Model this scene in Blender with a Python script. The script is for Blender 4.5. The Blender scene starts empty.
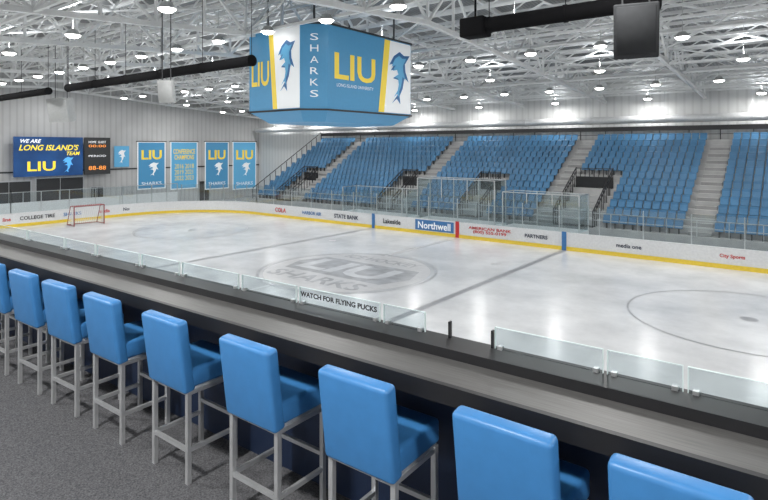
import bpy, bmesh, math, random
from mathutils import Vector, Matrix
random.seed(4)
H = 6.4            # eye height above ice
BF = 4.25          # bar floor height
sc = bpy.context.scene
COL = sc.collection

# ------------------------------------------------------------ materials
def mat(name, col, rough=0.5, metal=0.0, var=0.06, scale=8.0, bump=0.0, emit=0.0, spec=0.5, alpha=1.0):
    m = bpy.data.materials.new(name); m.use_nodes = True
    nt = m.node_tree; b = nt.nodes['Principled BSDF']
    c = (col[0], col[1], col[2], 1)
    b.inputs['Base Color'].default_value = c
    b.inputs['Roughness'].default_value = rough
    b.inputs['Metallic'].default_value = metal
    b.inputs['Specular IOR Level'].default_value = spec
    if var > 0:
        tc = nt.nodes.new('ShaderNodeTexCoord'); n = nt.nodes.new('ShaderNodeTexNoise')
        n.inputs['Scale'].default_value = scale; n.inputs['Detail'].default_value = 4
        nt.links.new(tc.outputs['Object'], n.inputs['Vector'])
        r = nt.nodes.new('ShaderNodeValToRGB')
        r.color_ramp.elements[0].position = 0.3; r.color_ramp.elements[1].position = 0.7
        r.color_ramp.elements[0].color = (col[0]*(1-var), col[1]*(1-var), col[2]*(1-var), 1)
        r.color_ramp.elements[1].color = (min(1,col[0]*(1+var)), min(1,col[1]*(1+var)), min(1,col[2]*(1+var)), 1)
        nt.links.new(n.outputs['Fac'], r.inputs['Fac']); nt.links.new(r.outputs['Color'], b.inputs['Base Color'])
        if bump > 0:
            bp = nt.nodes.new('ShaderNodeBump'); bp.inputs['Strength'].default_value = bump
            bp.inputs['Distance'].default_value = 0.01
            nt.links.new(n.outputs['Fac'], bp.inputs['Height']); nt.links.new(bp.outputs['Normal'], b.inputs['Normal'])
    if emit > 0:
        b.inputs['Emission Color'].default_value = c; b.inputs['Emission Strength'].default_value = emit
    return m

def glassmat(name, tint=(0.93,0.97,0.98), fac=0.10):
    m = bpy.data.materials.new(name); m.use_nodes = True
    nt = m.node_tree; nt.nodes.clear()
    o = nt.nodes.new('ShaderNodeOutputMaterial'); mx = nt.nodes.new('ShaderNodeMixShader')
    t = nt.nodes.new('ShaderNodeBsdfTransparent'); t.inputs['Color'].default_value = (*tint,1)
    g = nt.nodes.new('ShaderNodeBsdfGlossy'); g.inputs['Roughness'].default_value = 0.05
    mx.inputs['Fac'].default_value = fac
    nt.links.new(t.outputs[0], mx.inputs[1]); nt.links.new(g.outputs[0], mx.inputs[2]); nt.links.new(mx.outputs[0], o.inputs[0])
    return m

M_ice = bpy.data.materials.new('ice'); M_ice.use_nodes = True
nt = M_ice.node_tree; b = nt.nodes['Principled BSDF']
tc = nt.nodes.new('ShaderNodeTexCoord')
n1 = nt.nodes.new('ShaderNodeTexNoise'); n1.inputs['Scale'].default_value = 0.30; n1.inputs['Detail'].default_value = 8; n1.inputs['Roughness'].default_value = 0.66
nt.links.new(tc.outputs['Object'], n1.inputs['Vector'])
r = nt.nodes.new('ShaderNodeValToRGB')
nt.links.new(n1.outputs['Fac'], r.inputs['Fac'])
r.color_ramp.elements[0].position = 0.32; r.color_ramp.elements[0].color = (0.57,0.58,0.60,1)
r.color_ramp.elements[1].position = 0.64; r.color_ramp.elements[1].color = (0.76,0.77,0.785,1)
nt.links.new(r.outputs[0], b.inputs['Base Color'])
rr = nt.nodes.new('ShaderNodeMapRange'); rr.inputs['To Min'].default_value = 0.12; rr.inputs['To Max'].default_value = 0.30
nt.links.new(n1.outputs['Fac'], rr.inputs['Value']); nt.links.new(rr.outputs[0], b.inputs['Roughness'])

M_iceline = mat('ice_line_paint', (0.29,0.30,0.32), 0.35, var=0.15, scale=3)
M_icefaint = mat('ice_faint_paint', (0.55,0.55,0.56), 0.3, var=0.08, scale=3)
M_icelogo = mat('ice_logo_paint', (0.33,0.34,0.36), 0.3, var=0.3, scale=1.5)
M_icelogo2 = mat('ice_logo_light', (0.57,0.58,0.60), 0.3, var=0.1, scale=2)
M_white = mat('white_board', (0.76,0.77,0.78), 0.35)
M_yellow = mat('yellow_plastic', (0.85,0.62,0.06), 0.4)
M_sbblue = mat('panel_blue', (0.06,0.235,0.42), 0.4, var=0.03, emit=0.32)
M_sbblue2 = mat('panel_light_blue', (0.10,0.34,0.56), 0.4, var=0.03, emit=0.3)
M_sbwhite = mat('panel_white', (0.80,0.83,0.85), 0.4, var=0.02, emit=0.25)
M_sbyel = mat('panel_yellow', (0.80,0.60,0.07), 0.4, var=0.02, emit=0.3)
M_navy = mat('navy', (0.012,0.024,0.06), 0.5)
M_red = mat('red_plastic', (0.6,0.03,0.03), 0.4)
M_goal = mat('goal_frame_paint', (0.30,0.07,0.07), 0.4)
M_cap = mat('blue_cap', (0.05,0.19,0.45), 0.4)
M_black = mat('black_metal', (0.012,0.012,0.014), 0.45)
M_roll = mat('black_fabric', (0.008,0.008,0.009), 0.9, spec=0.1)
M_dark = mat('dark_grey', (0.04,0.042,0.045), 0.6)
M_steel = mat('white_truss_paint', (0.82,0.83,0.83), 0.5, var=0.05, scale=2)
M_alum = mat('aluminium', (0.62,0.63,0.64), 0.3, metal=0.8)
M_chrome = mat('brushed_steel', (0.66,0.67,0.68), 0.33, metal=0.65)
M_conc = mat('concrete', (0.40,0.40,0.40), 0.8, var=0.12, scale=1.5, bump=0.1)
M_conc2 = mat('step_concrete', (0.28,0.28,0.28), 0.8, var=0.12, scale=1.5)
M_edge = mat('step_edge', (0.65,0.65,0.62), 0.7)
M_seat = mat('stadium_seat_plastic', (0.05,0.175,0.33), 0.45, var=0.15, scale=0.7)
M_glass = glassmat('rink_glass', (0.90,0.94,0.95), 0.05)
M_glass2 = glassmat('bar_glass', (0.90,0.94,0.95), 0.07)
M_gedge = mat('glass_edge', (0.62,0.72,0.72), 0.3)
M_vinyl = mat('blue_vinyl', (0.052,0.22,0.51), 0.38, var=0.05, scale=12, bump=0.05)
M_speaker = mat('grey_speaker', (0.045,0.047,0.05), 0.8, spec=0.2)
M_speakl = mat('light_speaker', (0.45,0.46,0.46), 0.6)
M_duct = mat('galvanised_duct', (0.62,0.63,0.64), 0.4, metal=0.3)
M_lamp = mat('lamp_glow', (1,0.98,0.94), 0.5, var=0, emit=14)
M_net = mat('net_white', (0.75,0.75,0.75), 0.7)

def wavemat(name, col, scale, axis, dist, dark=0.75, rough=0.6, mul=0.35):
    m = bpy.data.materials.new(name); m.use_nodes = True
    nt = m.node_tree; b = nt.nodes['Principled BSDF']; b.inputs['Roughness'].default_value = rough
    tc = nt.nodes.new('ShaderNodeTexCoord'); w = nt.nodes.new('ShaderNodeTexWave'); w.bands_direction = axis
    w.inputs['Scale'].default_value = scale; w.wave_profile='SIN'
    n = nt.nodes.new('ShaderNodeTexNoise'); n.inputs['Scale'].default_value = 0.4; n.inputs['Detail'].default_value=5
    nt.links.new(tc.outputs['Object'], w.inputs['Vector']); nt.links.new(tc.outputs['Object'], n.inputs['Vector'])
    r = nt.nodes.new('ShaderNodeValToRGB')
    r.color_ramp.elements[0].color = (col[0]*dark,col[1]*dark,col[2]*dark,1); r.color_ramp.elements[1].color=(*col,1)
    r.color_ramp.elements[0].position=0.05; r.color_ramp.elements[1].position=0.3
    nt.links.new(w.outputs['Fac'], r.inputs['Fac'])
    mx = nt.nodes.new('ShaderNodeMix'); mx.data_type='RGBA'; mx.blend_type='MULTIPLY'; mx.inputs[0].default_value=mul
    nt.links.new(r.outputs[0], mx.inputs[6]); nt.links.new(n.outputs['Fac'], mx.inputs[7])
    nt.links.new(mx.outputs[2], b.inputs['Base Color'])
    bp = nt.nodes.new('ShaderNodeBump'); bp.inputs['Strength'].default_value=0.4; bp.inputs['Distance'].default_value=dist
    nt.links.new(w.outputs['Fac'], bp.inputs['Height']); nt.links.new(bp.outputs[0], b.inputs['Normal'])
    return m
M_deck = wavemat('roof_deck', (0.36,0.37,0.375), 1.6, 'X', 0.05)
M_wallX = wavemat('wall_panel_end', (0.63,0.635,0.64), 0.55, 'Y', 0.02, 0.85)
M_wallY = wavemat('wall_panel_side', (0.74,0.75,0.75), 0.55, 'X', 0.02, 0.88, mul=0.2)

# carpet
M_carpet = bpy.data.materials.new('carpet'); M_carpet.use_nodes=True
nt = M_carpet.node_tree; b = nt.nodes['Principled BSDF']; b.inputs['Roughness'].default_value=0.95; b.inputs['Specular IOR Level'].default_value=0.15
tc = nt.nodes.new('ShaderNodeTexCoord'); n = nt.nodes.new('ShaderNodeTexNoise'); n.inputs['Scale'].default_value=110; n.inputs['Detail'].default_value=3
r = nt.nodes.new('ShaderNodeValToRGB'); r.color_ramp.elements[0].position=0.32; r.color_ramp.elements[1].position=0.70
r.color_ramp.elements[0].color=(0.055,0.055,0.059,1); r.color_ramp.elements[1].color=(0.155,0.155,0.163,1)
nt.links.new(tc.outputs['Object'], n.inputs['Vector']); nt.links.new(n.outputs['Fac'], r.inputs['Fac']); nt.links.new(r.outputs[0], b.inputs['Base Color'])
bp = nt.nodes.new('ShaderNodeBump'); bp.inputs['Strength'].default_value=0.3; bp.inputs['Distance'].default_value=0.004
nt.links.new(n.outputs['Fac'], bp.inputs['Height']); nt.links.new(bp.outputs[0], b.inputs['Normal'])

# brushed counter top
M_counter = bpy.data.materials.new('counter_brushed'); M_counter.use_nodes=True
nt = M_counter.node_tree; b = nt.nodes['Principled BSDF']; b.inputs['Roughness'].default_value=0.42; b.inputs['Metallic'].default_value=0.3
tc = nt.nodes.new('ShaderNodeTexCoord'); mp = nt.nodes.new('ShaderNodeMapping'); mp.inputs['Scale'].default_value=(2,60,10)
n = nt.nodes.new('ShaderNodeTexNoise'); n.inputs['Scale'].default_value=2; n.inputs['Detail'].default_value=6
r = nt.nodes.new('ShaderNodeValToRGB'); r.color_ramp.elements[0].position=0.3; r.color_ramp.elements[1].position=0.75
r.color_ramp.elements[0].color=(0.10,0.098,0.096,1); r.color_ramp.elements[1].color=(0.155,0.153,0.15,1)
nt.links.new(tc.outputs['Object'], mp.inputs[0]); nt.links.new(mp.outputs[0], n.inputs['Vector']); nt.links.new(n.outputs['Fac'], r.inputs['Fac']); nt.links.new(r.outputs[0], b.inputs['Base Color'])

# ------------------------------------------------------------ mesh builder
class MB:
    def __init__(s): s.v=[]; s.f=[]; s.m=[]; s.sm=[]
    def add(s, vs, fs, mi=0, sm=False):
        o=len(s.v); s.v += [tuple(p) for p in vs]
        for f in fs: s.f.append([i+o for i in f]); s.m.append(mi); s.sm.append(sm)
    def box(s, x0,x1,y0,y1,z0,z1, mi=0):
        s.add([(x0,y0,z0),(x1,y0,z0),(x1,y1,z0),(x0,y1,z0),(x0,y0,z1),(x1,y0,z1),(x1,y1,z1),(x0,y1,z1)],
              [(0,3,2,1),(4,5,6,7),(0,1,5,4),(1,2,6,5),(2,3,7,6),(3,0,4,7)], mi)
    def beam(s, p, q, w, h=None, mi=0):
        h = h or w; p=Vector(p); q=Vector(q); d=(q-p).normalized()
        u = Vector((0,0,1)) if abs(d.z)<0.95 else Vector((1,0,0))
        a = d.cross(u).normalized(); c = a.cross(d).normalized()
        a*=w/2; c*=h/2
        s.add([p-a-c,p+a-c,p+a+c,p-a+c,q-a-c,q+a-c,q+a+c,q-a+c],
              [(0,1,2,3),(7,6,5,4),(0,4,5,1),(1,5,6,2),(2,6,7,3),(3,7,4,0)], mi)
    def cyl(s, p, q, r, n=12, mi=0, r2=None, cap=True):
        r2 = r if r2 is None else r2
        p=Vector(p); q=Vector(q); d=(q-p).normalized()
        u = Vector((0,0,1)) if abs(d.z)<0.95 else Vector((1,0,0))
        a=d.cross(u).normalized(); c=a.cross(d).normalized()
        vs=[]
        for k in range(n):
            t=2*math.pi*k/n; e=a*math.cos(t)+c*math.sin(t); vs.append(p+e*r); vs.append(q+e*r2)
        fs=[(2*k,2*k+1,(2*k+3)%(2*n),(2*k+2)%(2*n)) for k in range(n)]
        s.add(vs,fs,mi,True)
        if cap:
            s.add([vs[2*k] for k in range(n)],[tuple(range(n))],mi)
            s.add([vs[2*k+1] for k in range(n)],[tuple(range(n))],mi)
    def rbox(s, size, center, bev, rotx=0.0, mi=0, seg=3):
        bm=bmesh.new(); bmesh.ops.create_cube(bm,size=1)
        for v in bm.verts: v.co=Vector((v.co.x*size[0],v.co.y*size[1],v.co.z*size[2]))
        bmesh.ops.bevel(bm,geom=bm.edges[:],offset=bev,segments=seg,profile=0.5,affect='EDGES')
        R=Matrix.Rotation(rotx,3,'X')
        bm.verts.index_update()
        s.add([R@v.co+Vector(center) for v in bm.verts],[[v.index for v in f.verts] for f in bm.faces],mi,True)
        bm.free()
    def obj(s, name, mats, parent=None, recalc=True):
        me=bpy.data.meshes.new(name); me.from_pydata(s.v,[],s.f)
        for m in mats: me.materials.append(m)
        for i,p in enumerate(me.polygons): p.material_index=s.m[i]; p.use_smooth=s.sm[i]
        me.update()
        o=bpy.data.objects.new(name,me); COL.objects.link(o)
        if parent: o.parent=parent
        return o

def empty(name, loc=(0,0,0)):
    e=bpy.data.objects.new(name,None); COL.objects.link(e); e.location=loc; e.empty_display_size=0.3; return e

def text(s, org, right, up, height, m, parent, name, width=None, shear=0.0, bold=0.0, ext=0.004, space=1.0):
    cu=bpy.data.curves.new(name,'FONT'); cu.body=s; cu.size=1; cu.align_x='CENTER'; cu.extrude=0.0
    cu.shear=shear; cu.offset=bold; cu.space_line=0.9*space; cu.resolution_u=3
    o=bpy.data.objects.new(name,cu); COL.objects.link(o)
    bpy.context.view_layer.update()
    dg=bpy.context.evaluated_depsgraph_get()
    me=bpy.data.meshes.new_from_object(o.evaluated_get(dg))
    bpy.data.objects.remove(o)
    xs=[v.co.x for v in me.vertices]; ys=[v.co.y for v in me.vertices]
    cx=(min(xs)+max(xs))/2; cy=(min(ys)+max(ys))/2; w=max(xs)-min(xs); h=max(ys)-min(ys)
    sy=height/h; sx = width/w if width else sy
    R=Vector(right).normalized(); U=Vector(up).normalized(); N=R.cross(U); O=Vector(org)+N*ext
    for v in me.vertices: v.co = O+R*((v.co.x-cx)*sx)+U*((v.co.y-cy)*sy)
    me.materials.clear(); me.materials.append(m)
    for p in me.polygons: p.material_index=0
    o=bpy.data.objects.new(name,me); COL.objects.link(o)
    if parent: o.parent=parent
    return o

def shape(pts, org, right, up, m, parent, name, ext=0.004, sx=1, sy=1):
    R=Vector(right).normalized(); U=Vector(up).normalized(); N=R.cross(U); O=Vector(org)+N*ext
    bm=bmesh.new(); vs=[bm.verts.new(O+R*x*sx+U*y*sy) for x,y in pts]
    f=bm.faces.new(vs); f.normal_update()
    if f.normal.dot(N)<0: f.normal_flip()
    bmesh.ops.triangulate(bm,faces=[f])
    me=bpy.data.meshes.new(name); bm.to_mesh(me); bm.free(); me.materials.append(m)
    o=bpy.data.objects.new(name,me); COL.objects.link(o)
    if parent: o.parent=parent
    return o
SHARK=[(-0.30,-0.50),(-0.10,-0.40),(0.05,-0.50),(0.02,-0.34),(0.14,-0.20),(0.22,0.02),(0.40,-0.06),(0.26,0.14),(0.24,0.28),
       (0.44,0.46),(0.20,0.44),(0.02,0.50),(-0.22,0.40),(-0.40,0.22),(-0.18,0.26),(-0.34,0.12),(-0.10,0.16),(-0.02,0.06),(-0.26,-0.02),(-0.04,-0.04),(0.0,-0.18),(-0.06,-0.32)]

# the bar runs at a slight angle to the rink
BANG=math.radians(1.9); PIV=Vector((-1.7,2.2,0))
BROT=Matrix.Translation(PIV)@Matrix.Rotation(BANG,4,'Z')@Matrix.Translation(-PIV)

# ------------------------------------------------------------ room shell
XL,XR,YN,YF = -58.0, 24.0, -5.8, 47.5
EAVE,RIDGE,YM = H+5.4, H+8.4, 21.0
def roofz(y): return EAVE+(RIDGE-EAVE)*(1-abs(y-YM)/(YF-YM))
def bcz(y): return H+3.7+1.9*(1-abs(y-YM)/(YF-YM))
b_=MB(); b_.box(XL-.3,XL,YN,YF,-0.2,RIDGE+.3); b_.obj('wall_west',[M_wallX])
b_=MB(); b_.box(XR,XR+.3,YN,YF,-0.2,RIDGE+.3); b_.obj('wall_east',[M_wallX])
b_=MB(); b_.box(XL,XR,YF,YF+.3,-0.2,EAVE+.2); b_.obj('wall_north',[M_wallY])
b_=MB(); b_.box(XL,XR,YN-.3,YN,-0.2,EAVE+.2); b_.obj('wall_south',[M_wallY])
b_=MB()
zn=roofz(YN)
b_.add([(XL-.3,YN-.3,zn),(XR+.3,YN-.3,zn),(XR+.3,YM,RIDGE),(XL-.3,YM,RIDGE),(XL-.3,YF+.3,EAVE),(XR+.3,YF+.3,EAVE)],[(0,1,2,3),(3,2,5,4)])
b_.obj('ceiling',[M_deck])
b_=MB(); b_.box(XL,XR,YN,YF,-0.3,-0.02); b_.obj('floor_concourse',[M_conc])
b_=MB(); b_.box(-20,15,-5.0,2.56,BF-0.3,BF); o=b_.obj('floor',[M_carpet]); o.matrix_world=BROT
b_=MB(); b_.box(-20,15,2.56,2.64,-0.02,5.235); o=b_.obj('wall_bar_front',[M_navy]); o.matrix_world=BROT
b_=MB(); b_.box(XL+.005,XL+.06,YN+.05,YF-.05,4.0,4.15); b_.obj('trim_west',[M_dark])

# ------------------------------------------------------------ roof trusses
t=MB()
X0s=[XL+1+7.2*i for i in range(12)]
for x in X0s:
    ys=[YN+ (YF-YN)*k/24 for k in range(25)]
    for k in range(24):
        ya,yb=ys[k],ys[k+1]; za,zb=roofz(ya)-.3,roofz(yb)-.3; ba,bb=bcz(ya),bcz(yb)
        t.beam((x,ya,ba),(x,yb,bb),0.20,0.20)
        t.beam((x,ya,za),(x,yb,zb),0.20,0.22)
        t.beam((x,ya,ba),(x,ya,za),0.11)
        if k%2==0: t.beam((x,ya,ba),(x,yb,zb),0.11)
        else: t.beam((x,ya,za),(x,yb,bb),0.11)
NJ=30
for k in range(0,NJ+1):
    y=YN+.1+(YF-YN-.2)*k/NJ; z=roofz(y)-.35
    t.beam((XL,y,z),(XR,y,z),0.12,0.16)
    t.beam((XL,y,z-.85),(XR,y,z-.85),0.11,0.12)
    n=56
    for j in range(n):
        xa=XL+(XR-XL)*j/n; xb=XL+(XR-XL)*(j+1)/n
        if j%2==0: t.beam((xa,y,z),(xb,y,z-.85),0.065)
        else: t.beam((xa,y,z-.85),(xb,y,z),0.065)
ks=(2,6,10,14,18,22)
for k in ks:
    y=YN+(YF-YN)*k/24; B=bcz(y)
    t.beam((XL,y,B),(XR,y,B),0.12,0.12)
    for i in range(len(X0s)-1):
        xa,xb=X0s[i],X0s[i+1]; xm=(xa+xb)/2
        t.beam((xa,y,B),(xm,y,roofz(y)-1.1),0.085); t.beam((xm,y,roofz(y)-1.1),(xb,y,B),0.085)
# plan bracing between the trusses, just under the joists
for a_,b2 in zip(ks[:-1],ks[1:]):
    ya=YN+(YF-YN)*a_/24; yb=YN+(YF-YN)*b2/24
    for i in range(len(X0s)-1):
        xa,xb=X0s[i],X0s[i+1]
        if ya<YM<yb: continue
        t.beam((xa,ya,roofz(ya)-1.35),(xb,yb,roofz(yb)-1.35),0.08); t.beam((xa,yb,roofz(yb)-1.35),(xb,ya,roofz(ya)-1.35),0.08)
t.obj('roof_trusses',[M_steel])

p=MB()
for y,dz,r_ in ((17.5,.3,.05),(28.5,.3,.07),(38,.2,.10),(9,.3,.05)):
    p.cyl((XL+.1,y,bcz(y)+dz),(XR-.1,y,bcz(y)+dz),r_,8,0)
p.obj('sprinkler_pipes',[M_steel])
p=MB(); p.cyl((XL+.5,46.6,H+2.15),(XR-.1,46.6,H+2.15),.30,14,0)
for i in range(14): p.cyl((XL+4+5.6*i,46.6,H+2.15),(XL+4.1+5.6*i,46.6,H+2.15),.34,14,0)
for i in range(14): p.beam((XL+4+5.6*i,46.6,H+2.4),(XL+4+5.6*i,46.6,EAVE+.05),.04)
p.obj('ventilation_duct',[M_duct])

# ------------------------------------------------------------ lamps
lam=MB(); lampE=empty('ceiling_lights')
pts=[]
for j in range(9):
    for i in range(12):
        y=-1.5+5.9*j
        for dx in ((4.6,) if j%2==0 else (2.8,6.4)):
            x=XL+dx+7.2*i
            if x<XR-1: pts.append((x,y,j))
k=0
for (x,y,j) in pts:
    z=bcz(y)-0.15
    lam.cyl((x,y,z),(x,y,z+.24),.32,16,1,.16)
    lam.cyl((x,y,z-.09),(x,y,z),.20,16,0,.30)
    lam.cyl((x,y,z+.24),(x,y,roofz(y)-.1),.012,5,1)
    if j%2: continue
    L=bpy.data.lights.new('lamp','AREA'); L.shape='DISK'; L.size=0.5; L.energy=245 if j else 400; L.color=(1,0.99,0.97)
    if j==8: L.energy=150
    o=bpy.data.objects.new('lamp_%d'%k,L); k+=1; COL.objects.link(o); o.location=(x,y,z-0.12); o.parent=lampE
    L=bpy.data.lights.new('truss_fill','AREA'); L.shape='DISK'; L.size=0.4; L.energy=66; L.color=(0.95,0.98,1)  # unseen fill lamp added above the fixture to brighten trusses and roof
    o=bpy.data.objects.new('truss_fill_%d'%k,L); COL.objects.link(o); o.location=(x,y,z+0.30); o.rotation_euler=(math.pi,0,0); o.parent=lampE
lo=lam.obj('fixtures',[M_lamp,M_speakl],lampE)

# ------------------------------------------------------------ rink
XC,YC=-20.0,21.0; HL,HW,CR=30.5,13.0,8.5
def outline(off=0.0,n=14):
    pts=[]; r_=CR+off
    for (cx,cy,a0) in ((XC+HL-CR,YC+HW-CR,0),(XC-HL+CR,YC+HW-CR,90),(XC-HL+CR,YC-HW+CR,180),(XC+HL-CR,YC-HW+CR,270)):
        for k in range(n+1):
            a=math.radians(a0+90*k/n); pts.append((cx+r_*math.cos(a),cy+r_*math.sin(a)))
    return pts
rink=empty('ice_rink',(0,0,0))
b_=MB(); o_=outline(); b_.add([(x,y,0) for x,y in o_],[tuple(range(len(o_)))],0); b_.obj('ice_surface',[M_ice],rink)
ln=MB()
def strip(x0,x1,y0,y1,mi=0): ln.add([(x0,y0,.006),(x1,y0,.006),(x1,y1,.006),(x0,y1,.006)],[(0,1,2,3)],mi)
def ring(cx,cy,r0,r1,mi=0,n=72,z=.009):
    vs=[]; 
    for k in range(n):
        a=2*math.pi*k/n; vs+= [(cx+r0*math.cos(a),cy+r0*math.sin(a),z),(cx+r1*math.cos(a),cy+r1*math.sin(a),z)]
    ln.add(vs,[(2*k,2*k+1,(2*k+3)%(2*n),(2*k+2)%(2*n)) for k in range(n)],mi)
for s_ in (-1,1): strip(XC+s_*7.62-.17,XC+s_*7.62+.17,YC-HW,YC+HW,0)
strip(XC-.10,XC+.10,YC-HW,YC+HW,1)
for s_ in (-1,1): strip(XC+s_*27.1-.04,XC+s_*27.1+.04,YC-11.5,YC+11.5,0)
LX,LY=-19.2,21.5
ring(LX,LY,4.50,4.62,2)
for s_ in (-1,1):
    cx=XC+s_*18.0; cy=YC+3.6
    ring(cx,cy,4.1,4.17,0); ring(cx,cy,0.01,.3,0)
    for q in (-1,1): ring(XC+s_*6.1,YC+q*6.7,0.01,.25,1)
ln.obj('ice_markings',[M_iceline,M_icefaint,M_icelogo],rink)
dk=[(4.3*math.cos(2*math.pi*k/48),4.3*math.sin(2*math.pi*k/48)) for k in range(48)]
shape(dk,(LX,LY,.002),(1,0,0),(0,1,0),M_icefaint,rink,'centre_disc',ext=.008)
shape([(-3.2,-1.4),(3.2,-1.4),(3.8,.2),(3.2,1.9),(-3.2,1.9),(-3.8,.2)],(LX,LY,.002),(1,0,0),(0,1,0),M_icelogo,rink,'centre_badge',ext=.012)
text('LIU',(LX-.2,LY+.25,.002),(1,0,0),(0,1,0),2.4,M_icelogo2,rink,'ice_logo',width=5.6,bold=0.03,ext=.016)
text('SHARKS',(LX,LY-2.4,.002),(1,0,0),(0,1,0),1.2,M_icelogo,rink,'ice_logo_small',width=6,bold=0.02,ext=.016)
text('ICE HOCKEY',(LX,LY+2.9,.002),(1,0,0),(0,1,0),.8,M_icelogo,rink,'ice_logo_upper',width=5,bold=0.02,ext=.016)

bd=empty('dasher_boards')
def sweep(off0,off1,z0,z1,m,name):
    a=outline(off0); c=outline(off1); n=len(a); mb=MB()
    vs=[(x,y,z0) for x,y in a]+[(x,y,z1) for x,y in a]+[(x,y,z1) for x,y in c]+[(x,y,z0) for x,y in c]
    fs=[]
    for k in range(n):
        j=(k+1)%n
        fs+=[(k,j,n+j,n+k),(n+k,n+j,2*n+j,2*n+k),(2*n+k,2*n+j,3*n+j,3*n+k),(3*n+k,3*n+j,j,k)]
    mb.add(vs,fs); return mb.obj(name,[m],bd)
sweep(0.01,.12,0,1.05,M_white,'board_panel')
sweep(-.02,.01,0.0,.24,M_yellow,'kick_plate')
sweep(-.02,.14,1.05,1.11,M_white,'top_rail')
sweep(.06,.075,1.11,2.75,M_glass,'glass_shield')
mb=MB(); o_=outline(.10,10)
for x in [XC-HL+CR+2.44*k for k in range(18)]:
    mb.beam((x,YC+HW+.1,1.1),(x,YC+HW+.1,2.75),.05)
for k in range(0,len(o_)): mb.beam((o_[k][0],o_[k][1],1.1),(o_[k][0],o_[k][1],2.75),.05)
for y in [YC-HW+CR+2.2*k for k in range(5)]:
    mb.beam((XC-HL-.1,y,1.1),(XC-HL-.1,y,2.75),.05)
mb.obj('glass_posts',[M_alum],bd)
ad=MB(); yb=YC+HW
for x,mi in ((XC-7.62,1),(XC,0),(XC+7.62,1)): ad.box(x-.14,x+.14,yb-.035,yb+.01,.0,1.15,mi)
ad.box(-23.6,-20.3,yb-.015,yb+.01,.28,1.04,1)
ad.obj('board_adverts',[M_red,M_cap,M_yellow],bd)
def adtext(s,x,m,h=.24,w=None): text(s,(x,yb-.02,.66),(1,0,0),(0,0,1),h,m,bd,'advert_lettering',width=w,bold=.02)
adtext('Northwell',-21.95,M_sbwhite,.52,2.8)
text('AMERICAN BANK\n(800) 555-0199',(-17.5,yb-.02,.66),(1,0,0),(0,0,1),.5,M_red,bd,'advert_lettering',width=3.2,bold=.02)
adtext('PARTNERS',-14.2,M_navy); adtext('media one',-8.6,M_navy); adtext('City Sports',-3.5,M_red); adtext('UNIVERSITY',3,M_cap)
adtext('STATE BANK',-30.5,M_navy,.34); adtext('HARBOR AIR',-34.5,M_cap,.3); adtext('COLA',-38.5,M_red,.4); adtext('Lakeside',-25.8,M_dark,.36)
for i,(s_,m_) in enumerate((('UNITED',M_navy),('Coastline',M_red),('COLLEGE TIRE',M_dark),('SHARKS',M_cap),('media',M_red),('North Fork',M_navy))):
    text(s_,(XC-HL+.02,YC-8+2.7*i,.66),(0,1,0),(0,0,1),.30,m_,bd,'advert_lettering',bold=.02)

# benches and penalty boxes with glass partitions
bn=empty('player_benches')
g=MB(); f=MB()
Y1,Y2=YC+HW+.15,YC+HW+1.85
for x0,x1,zt in ((-31,-24.5,3.1),(-23.5,-17.2,4.1),(-16.6,-11.5,3.4)):
    for x in (x0,x1):
        g.box(x-.01,x+.01,Y1,Y2,1.1,zt)
        for y in (Y1,Y2): f.beam((x,y,0),(x,y,zt),.07)
        f.beam((x,Y1,zt),(x,Y2,zt),.05); f.box(x-.04,x+.04,Y1,Y2,0,1.1,1)
    n=max(2,int((x1-x0)/1.6))
    for k in range(n+1):
        x=x0+(x1-x0)*k/n; f.beam((x,Y2,1.0),(x,Y2,zt),.05); 
        if zt>3.2: f.beam((x,Y1,2.7),(x,Y1,zt),.05)
    g.box(x0,x1,Y2-.01,Y2+.01,1.1,zt)
    if zt>3.2: g.box(x0,x1,Y1-.01,Y1+.01,2.75,zt)
    f.beam((x0,Y2,zt),(x1,Y2,zt),.05)
    if zt>3.2: f.beam((x0,Y1,zt),(x1,Y1,zt),.05)
    f.box(x0,x1,Y2-.05,Y2+.05,0,1.1,1)
    f.box(x0+.2,x1-.2,Y2-.6,Y2-.25,.42,.48,2)
    for k in range(3):
        x=x0+.6+(x1-x0-1.2)*k/2; f.box(x-.04,x+.04,Y2-.5,Y2-.35,-.02,.42,2)
g.obj('partition_glass',[M_glass],bn); f.obj('bench_frames',[M_alum,M_white,M_dark],bn)

# goal
ge=empty('hockey_goal')
S=1.3; gx=XC-27.1; g=MB(); W=.915*S; Hh=1.22*S; D=1.0*S
for y in (YC-W,YC+W):
    g.cyl((gx,y,0),(gx,y,Hh),.045,8,0); g.cyl((gx,y,0.04),(gx-D,y,0.04),.03,8,0); g.cyl((gx,y,Hh),(gx-D*.5,y,Hh),.03,8,0); g.cyl((gx-D*.5,y,Hh),(gx-D,y,0.04),.03,8,0)
g.cyl((gx,YC-W,Hh),(gx,YC+W,Hh),.045,8,0); g.cyl((gx-D,YC-W,.04),(gx-D,YC+W,.04),.03,8,0); g.cyl((gx-D*.5,YC-W,Hh),(gx-D*.5,YC+W,Hh),.03,8,0)
g.obj('frame',[M_goal],ge)
g=MB()
for k in range(15):
    y=YC-W+2*W*k/14
    g.beam((gx-D*.5,y,Hh),(gx-D,y,.03),.022); g.beam((gx,y,Hh),(gx-D*.5,y,Hh),.022)
for k in range(11):
    f_=k/10; a=(gx-D*.5-D*.5*f_, Hh*(1-f_)+.03*f_)
    g.beam((a[0],YC-W,a[1]),(a[0],YC+W,a[1]),.022)
    for y in (YC-W,YC+W): g.beam((gx,y,a[1]),(a[0],y,a[1]),.02)
for k in range(5):
    for y in (YC-W,YC+W): g.beam((gx-D*.5*k/5,y,0.02),(gx-D*.5*k/5,y,Hh),.02)
g.obj('netting',[M_net],ge)

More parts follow.
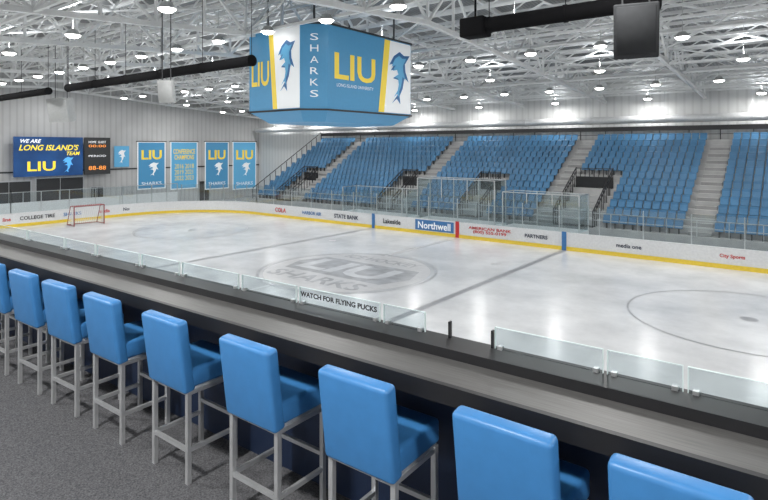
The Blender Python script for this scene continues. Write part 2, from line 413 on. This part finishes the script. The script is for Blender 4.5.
# ------------------------------------------------------------ grandstand
GX0,GX1=-45.5,20.0; GY=36.4; RD,RH,NR=0.76,0.45,13; GZ=1.2
gs=empty('grandstand')
aisles=[-39.2,-26.9,-14.7,-5.4,4.5,14.0]
vom=[(-41.8,-39.9,5),(-29.2,-27.6,5),(-21.4,-19.7,5),(-14.0,-11.4,6),(5.2,7.5,5)]
st=MB()
for rI in range(NR):
    y0=GY+rI*RD; z=GZ+rI*RH
    st.box(GX0,GX1,y0,y0+RD,z-RH if rI else -.02,z,0)
st.box(GX0,GX1,GY+NR*RD,YF-.02,0,GZ+NR*RH-.1,0)
for ax in aisles:
    for rI in range(1,NR):
        y0=GY+rI*RD; z=GZ+rI*RH
        st.box(ax-.6,ax+.6,y0-RD*.5,y0-.001,z-RH,z-RH/2,1)
        st.box(ax-.6,ax+.6,y0-RD*.5-.002,y0-RD*.5+.06,z-RH/2-.005,z-RH/2+.012,2)
        st.box(ax-.6,ax+.6,y0-.002,y0+.06,z,z+.012,2)
st.obj('tiers',[M_conc,M_conc2,M_edge],gs)
vr=MB()
for (x0,x1,nr) in vom:
    ye=GY+nr*RD; zt=GZ+nr*RH+.35
    for x in (x0,x1): 
        for k in range(nr*2+1):
            yy=GY+.03+k*RD*.49; vr.beam((x,yy,GZ),(x,yy,GZ+k*RH/2+1.0),.05,mi=0)
        vr.beam((x,GY,GZ+1.0),(x,ye,zt+.65),.06,mi=0)
        vr.beam((x,GY,GZ+.7),(x,ye,zt+.35),.05,mi=0)
    vr.box(x0,x1,ye-.1,ye,GZ,zt,0)
    vr.box(x0,x1,GY+.02,ye,GZ+.002,GZ+.03,0)
    for k in range(9):
        x=x0+(x1-x0)*k/8; vr.beam((x,ye-.05,zt),(x,ye-.05,zt+.6),.045)
    vr.beam((x0,ye-.05,zt+.6),(x1,ye-.05,zt+.6),.06)
vr.obj('stair_railings',[M_black],gs)
fr=MB()
for x in [GX0+1.6*k for k in range(42)]:
    if x<GX1: fr.beam((x,GY+.06,GZ),(x,GY+.06,GZ+.95),.04)
for z in (GZ+.5,GZ+.95): fr.beam((GX0,GY+.06,z),(GX1,GY+.06,z),.04)
fr.obj('front_handrail',[M_alum],gs)
tr=MB(); yt=GY+NR*RD+.1; zt=GZ+NR*RH
tr.box(GX0,GX1,yt-.03,yt+.03,zt+.6,zt+.95,0)
for x in [GX0+2*k for k in range(33)]:
    tr.beam((x,yt,zt-.1),(x,yt,zt+.95),.06)
tr.beam((GX0,yt,zt+.3),(GX1,yt,zt+.3),.04)
for rI in range(NR+1):
    tr.beam((GX0+.05,GY+rI*RD,GZ+(rI-1)*RH+.4),(GX0+.05,GY+rI*RD,GZ+rI*RH+.9),.05)
tr.beam((GX0+.05,GY,GZ+1),(GX0+.05,GY+NR*RD,GZ+NR*RH+1),.06)
tr.obj('top_handrail',[M_black],gs)
tm=MB()
tm.rbox((.46,.05,.42),(0,.44,.62),.02,-.15,0,1)
tm.rbox((.44,.08,.36),(0,.33,.50),.02,-.35,0,1)
tm.box(-.03,.03,.30,.48,0,.42,1)
sv=tm.v; 
ss=MB()
def blocked(x,rI):
    for a in aisles:
        if abs(x-a)<.6+.27: return True
    for (x0,x1,nr) in vom:
        if x0-.3<x<x1+.3 and rI<=nr: return True
    return False
for rI in range(NR):
    y0=GY+rI*RD+.18; z=GZ+rI*RH
    x=GX0+.5
    while x<GX1-.4:
        if not blocked(x,rI):
            o=len(ss.v); ss.v += [(vx+x,vy+y0,vz+z+.0) for vx,vy,vz in sv]
            for i,f_ in enumerate(tm.f): ss.f.append([q+o for q in f_]); ss.m.append(tm.m[i]); ss.sm.append(False)
        x+=.52
ss.obj('stadium_seats',[M_seat,M_dark],gs)

# ------------------------------------------------------------ scoreboard
sb=empty('hanging_scoreboard')
def octo(x0,x1,y0,y1,c,z): return [(x1,y0+c,z),(x1,y1-c,z),(x1-c,y1,z),(x0+c,y1,z),(x0,y1-c,z),(x0,y0+c,z),(x0+c,y0,z),(x1-c,y0,z)]
SX0,SX1,SY0,SY1=-22.2,-17.0,16.9,24.9
ZT,ZB=H+5.45,H+1.65
mb=MB()
top=octo(SX0,SX1,SY0,SY1,.85,ZT); bot=octo(SX0,SX1,SY0,SY1,.85,ZB)
low=octo(SX0+.7,SX1-.7,SY0+.7,SY1-.7,.7,ZB-.5)
mb.add(top+bot,[(k,(k+1)%8,8+(k+1)%8,8+k) for k in range(8)]+[tuple(range(8))],0)
mb.add(bot+low,[(k,(k+1)%8,8+(k+1)%8,8+k) for k in range(8)]+[tuple(range(15,7,-1))],1)
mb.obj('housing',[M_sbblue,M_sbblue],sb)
mb=MB()
for z in (ZT,ZB):
    o8=octo(SX0-.03,SX1+.03,SY0-.03,SY1+.03,.85,z)
    for k in range(8): mb.beam(o8[k],o8[(k+1)%8],.08,.08)
for x in (SX0+1,SX1-1):
    for y in (SY0+1,SY1-1): mb.cyl((x,y,ZT),(x,y,roofz(y)-.1),.05,8)
mb.obj('trim_and_cables',[M_dark],sb)
fh=ZT-ZB; zc=(ZT+ZB)/2
yc=(SY0+SY1)/2; o=(SX1+.005,yc,zc); R=(0,1,0); U=(0,0,1)
shape([(.85,-fh/2+.08),(3.12,-fh/2+.08),(3.12,fh/2-.08),(1.35,fh/2-.08)],o,R,U,M_sbwhite,sb,'white_panel',ext=.01)
shape([(.40,-fh/2+.08),(.85,-fh/2+.08),(1.35,fh/2-.08),(.90,fh/2-.08)],o,R,U,M_sbyel,sb,'yellow_stripe',ext=.012)
text('LIU',(SX1+.005,yc-1.3,zc+.1),R,U,1.2,M_sbyel,sb,'lettering',width=2.9,bold=.02,ext=.015)
text('LONG ISLAND UNIVERSITY',(SX1+.005,yc-1.3,zc-.75),R,U,.15,M_sbwhite,sb,'lettering_small',width=2.6,ext=.015)
shape(SHARK,(SX1+.005,yc+2.1,zc),R,U,M_cap,sb,'shark_emblem',ext=.02,sx=2.1,sy=2.7)
shape(SHARK,(SX1+.005,yc+2.05,zc+.05),R,U,M_sbblue2,sb,'shark_emblem_light',ext=.03,sx=1.5,sy=2.2)
xc=(SX0+SX1)/2; o=(xc,SY0-.005,zc); R=(1,0,0)
shape([(.25,-fh/2+.08),(1.72,-fh/2+.08),(1.72,fh/2-.08),(-.05,fh/2-.08)],o,R,U,M_sbwhite,sb,'white_panel',ext=.01)
shape([(-.05,-fh/2+.08),(.25,-fh/2+.08),(-.05,fh/2-.08),(-.35,fh/2-.08)],o,R,U,M_sbyel,sb,'yellow_stripe',ext=.012)
text('LIU',(xc-.93,SY0-.005,zc-.15),R,U,1.15,M_sbyel,sb,'lettering',width=1.25,bold=.02,ext=.015)
shape(SHARK,(xc+.85,SY0-.005,zc+.1),R,U,M_cap,sb,'shark_emblem',ext=.02,sx=1.35,sy=2.3)
shape(SHARK,(xc+.82,SY0-.005,zc+.15),R,U,M_sbblue2,sb,'shark_emblem_light',ext=.03,sx=.95,sy=1.85)
cR=Vector((1,1,0)).normalized(); cc=Vector((SX1-.425,SY0+.425,zc))
for i,ch in enumerate('SHARKS'):
    text(ch,cc+Vector((0,0,1.3-.5*i)),cR,U,.30,M_sbwhite,sb,'letter',width=.36,ext=.012)

# ------------------------------------------------------------ west wall items
def wallrect(name,y0,y1,z0,z1,m,parent,x=XL+.12,th=.08):
    q=MB(); q.box(x,x+th,y0,y1,z0,z1); return q.obj(name,[m],parent)
M_scr=mat('screen_navy',(0.01,0.05,0.16),.3,var=.7,scale=.35,emit=.0)
M_scr.node_tree.nodes['Principled BSDF'].inputs['Emission Strength'].default_value=0.4
M_scr.node_tree.nodes['Principled BSDF'].inputs['Emission Color'].default_value=(0.01,0.06,0.20,1)
M_ey=mat('screen_yellow',(0.9,0.7,0.05),.4,var=0,emit=.6); M_ew=mat('screen_white',(0.9,.92,.95),.4,var=0,emit=.6)
M_eo=mat('digit_orange',(.9,.30,.05),.4,var=0,emit=1.0); M_eb=mat('screen_blue',(.1,.4,.8),.4,var=0,emit=.6)
R=(0,1,0); U=(0,0,1)
vs=empty('video_screen'); xs_=XL+.6
wallrect('panel',18.9,24.9,H-2.75,H+.95,M_scr,vs,xs_,.15)
wallrect('bracket_1',20,20.2,H-1,H+.5,M_dark,vs,XL+.005,.6); wallrect('bracket_2',23.4,23.6,H-1,H+.5,M_dark,vs,XL+.005,.6)
xf=xs_+.16
text('WE ARE',(xf,20.3,H+.55),R,U,.35,M_ew,vs,'line_1',shear=.3,bold=.02)
text("LONG ISLAND'S",(xf,21.9,H-.05),R,U,.55,M_ey,vs,'line_2',width=5.2,shear=.3,bold=.02)
text('TEAM',(xf,24.0,H-.62),R,U,.35,M_ey,vs,'line_3',shear=.3,bold=.02)
text('LIU',(xf,21.2,H-1.8),R,U,.9,M_ey,vs,'line_4',width=2.4,bold=.02)
shape(SHARK,(xf,23.5,H-1.7),R,U,M_eb,vs,'emblem',sx=1.2,sy=1.5)
ds=empty('score_display')
wallrect('panel',25.05,27.6,H-2.75,H+.95,M_dark,ds,xs_,.15); wallrect('bracket',26,26.3,H-1,H+.5,M_dark,ds,XL+.005,.6)
for z_,s_,m_,hh in ((H+.5,'HOME  GUEST',M_ew,.22),(H+.1,'00:00',M_eo,.25),(H-.9,'PERIOD',M_ew,.2),(H-2.1,'88-88',M_eo,.4)):
    text(s_,(xf,26.3,z_),R,U,hh,m_,ds,'digits',width=1.7)
xb=XL+.1
for i,(y0,y1) in enumerate(((30.8,34.1),(34.7,38.2),(39.2,42.6),(43.2,46.9))):
    e=empty('hanging_banner'); d_=(y0+y1)/2
    dd=(58*.6157+d_*.788)/555
    zt=H+5.5*dd; zb=H-42*dd; w=y1-y0; h=zt-zb; xf=xb+.03
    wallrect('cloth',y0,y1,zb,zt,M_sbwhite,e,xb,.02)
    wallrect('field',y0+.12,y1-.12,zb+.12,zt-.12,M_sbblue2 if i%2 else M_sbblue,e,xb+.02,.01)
    q=MB(); q.cyl((xb+.02,y0-.1,zt),(xb+.02,y1+.1,zt),.05,8); q.obj('rod',[M_dark],e)
    yc_=(y0+y1)/2
    if i!=1:
        text('LIU',(xf,yc_,zt-h*.28),R,U,h*.20,M_sbyel,e,'lettering',width=w*.72,bold=.03)
        shape(SHARK,(xf,yc_+.2,zt-h*.58),R,U,M_sbwhite,e,'emblem',sx=w*.45,sy=h*.28,ext=.01)
        text('SHARKS',(xf,yc_,zb+h*.12),R,U,h*.07,M_sbwhite,e,'lettering_small',width=w*.7)
    else:
        text('CONFERENCE\nCHAMPIONS',(xf,yc_,zt-h*.27),R,U,h*.22,M_sbyel,e,'lettering',width=w*.8,bold=.02)
        text('2016 2018\n2019 2021\n2022 2023',(xf,yc_,zb+h*.36),R,U,h*.34,M_sbyel,e,'years',width=w*.7)
e=empty('wall_poster'); wallrect('sheet',28.3,29.9,H-2.1,H+.1,M_sbblue2,e,xb,.03); shape(SHARK,(xb+.04,29.1,H-1),R,U,M_sbwhite,e,'emblem',sx=1,sy=1.4)
for i,(y0,y1,h_) in enumerate(((17.0,20.5,3.2),(21.0,25.2,3.4),(26.0,27.2,2.3),(38.5,39.8,2.3),(10,12,2.4))):
    X_=XL+.005
    q=MB(); q.box(X_,XL+.05,y0,y1,0,h_,0); q.box(X_,XL+.09,y0-.1,y0,0,h_+.1,1); q.box(X_,XL+.09,y1,y1+.1,0,h_+.1,1); q.box(X_,XL+.09,y0,y1,h_,h_+.1,1)
    q.box(XL+.05,XL+.07,(y0+y1)/2-.02,(y0+y1)/2+.02,0,h_,1)
    q.obj('door_%d'%(i+1),[M_dark,M_alum])
q=MB(); q.box(XL+2.6,XL+2.7,4,34,-.02,1.5,0)
for k in range(11): q.beam((XL+2.65,4+3*k,1.5),(XL+2.65,4+3*k,2.4),.06,mi=1)
q.beam((XL+2.65,4,2.4),(XL+2.65,34,2.4),.06,mi=1)
q.obj('concourse_barrier',[M_white,M_alum])

# ------------------------------------------------------------ black roll tubes, speakers
rb=empty('rolled_divider_curtain')
q=MB(); zt_=H+3.16
for x0,x1 in ((-46,-34.2),(-31.6,-16.3),(-6.7,-2.7)):
    q.cyl((x0,13,zt_),(x1,13,zt_),.20,16)
    n=max(2,int((x1-x0)/3))
    for k in range(n+1):
        x=x0+(x1-x0)*k/n; q.cyl((x,13,zt_-.0),(x,13,bcz(13)+.9),.012,5); q.cyl((x-.04,13,zt_),(x+.04,13,zt_),.215,16)
q.rbox((.7,.5,.5),(-7.1,13,zt_-.02),.04,0,0,2); q.cyl((-7.1,13,zt_),(-7.1,13,bcz(13)+.9),.03,6)
q.obj('rolls',[M_roll],rb)
def speaker(x,y,z0,z1,w,m,rot):
    e=empty('hanging_speaker',(x,y,0)); e.rotation_euler=(0,0,rot)
    q=MB(); q.rbox((w,w*.5,z1-z0),(0,0,(z0+z1)/2),.03,.2,0,2)
    q.rbox((w*.86,.03,(z1-z0)*.86),(0,-w*.25,(z0+z1)/2-.02),.01,.2,0,1)
    q.obj('cabinet',[m],e)
    q=MB(); q.cyl((-w*.3,0,z1-.05),(-w*.3,0,bcz(y)+.9),.02,6); q.cyl((w*.3,0,z1-.05),(w*.3,0,bcz(y)+.9),.02,6); q.obj('rods',[M_dark],e)
speaker(-2.85,11.8,H+1.78,H+2.85,.82,M_speaker,math.radians(15))
speaker(-35.5,14.2,H+1.5,H+2.9,1.3,M_speakl,math.radians(30))
speaker(-20.3,12.0,H+1.75,H+2.65,.6,M_speakl,math.radians(30))

# ------------------------------------------------------------ bar counter
bc=empty('bar_counter'); bc.matrix_world=BROT; BX0,BX1=-18,12
q=MB(); q.box(BX0,BX1,2.20,2.50,5.24,5.30); q.obj('top_surface',[M_counter],bc)
q=MB(); q.box(BX0,BX1,2.17,2.2,5.215,5.303); q.box(BX0,BX1,2.2,2.5,5.215,5.24)
q.box(BX0,BX1,2.47,2.66,5.24,5.35); q.obj('edge_and_ledge',[M_black],bc)
q=MB()
for x in [BX0+1.5*k for k in range(20)]:
    q.box(x-.02,x+.02,2.30,2.555,5.14,5.215)
q.obj('brackets',[M_dark],bc)
gl=empty('glass_screen'); gl.matrix_world=BROT
panes=[(-9.0,-8.02),(-7.98,-7.02),(-6.98,-6.12),(-6.08,-5.48),(-5.44,-4.7),(-4.66,-4.1),(-4.06,-3.36),(-3.32,-2.76),(-2.73,-2.06),(-2.03,-1.74),(-1.31,-.77),(-.75,-.44),(-.42,.3),(.33,1.2)]
q=MB(); c_=MB()
for a,b2 in panes:
    q.box(a,b2,2.622,2.632,5.35,5.46)
    c_.box(a,b2,2.6215,2.6325,5.46,5.4625,1)
    for x in (a,b2): c_.box(x-.002,x+.002,2.621,2.633,5.35,5.46,1)
    for x in (a+.03,b2-.03): c_.box(x-.012,x+.012,2.612,2.642,5.35,5.368,2)
for x in (-1.58,-1.325): c_.box(x-.005,x+.005,2.615,2.64,5.35,5.44,0)
q.obj('panes',[M_glass2],gl); c_.obj('clamps',[M_black,M_gedge,M_alum],gl)
text('WATCH FOR FLYING PUCKS',(-2.395,2.62,5.42),(1,0,0),(0,0,1),.034,M_black,gl,'warning_lettering',width=.64,bold=.04,ext=.003)

# ------------------------------------------------------------ bar stools
sm=MB()
sm.rbox((.435,.085,.47),(0,.02,.815),.024,.13,0,4)
sm.rbox((.43,.40,.13),(0,.235,.672),.026,0,0,4)
sm.rbox((.40,.38,.03),(0,.235,.592),.008,0,1,1)
for x in (-.195,.195):
    for y in (.045,.405): sm.box(x-.014,x+.014,y-.014,y+.014,0,.60,1)
    sm.box(x-.011,x+.011,.045,.405,.20,.225,1); sm.box(x-.011,x+.011,.045,.405,.565,.59,1)
for y,z in ((.045,.20),(.405,.29),(.045,.565),(.405,.565)): sm.box(-.195,.195,y-.011,y+.011,z,z+.025,1)
first=None
for i,x in enumerate((-.37,-.995,-1.755,-2.54,-3.36,-4.16,-4.85,-5.52,-6.22,-6.95,-7.7)):
    if first is None:
        o=sm.obj('bar_stool',[M_vinyl,M_chrome]); first=o.data
    else:
        o=bpy.data.objects.new('bar_stool',first); COL.objects.link(o)
    o.location=(x,2.03+(x+1.7)*math.tan(BANG),BF); o.rotation_euler=(0,0,BANG+math.radians(random.uniform(-1.5,1.5)))

# ------------------------------------------------------------ world, camera
w=bpy.data.worlds.new('World'); sc.world=w; w.use_nodes=True
w.node_tree.nodes['Background'].inputs[0].default_value=(.6,.65,.7,1); w.node_tree.nodes['Background'].inputs[1].default_value=.5
cam=bpy.data.cameras.new('camera'); co=bpy.data.objects.new('camera',cam); COL.objects.link(co)
co.location=(0,0,H); co.rotation_euler=(math.radians(90),0,math.radians(38))
cam.sensor_width=36; cam.lens=26.0; cam.shift_y=-103/768; cam.clip_end=400; cam.clip_start=.05
sc.camera=co
try:
    sc.view_settings.view_transform='Standard'; sc.view_settings.look='None'
except Exception as e: print(e)
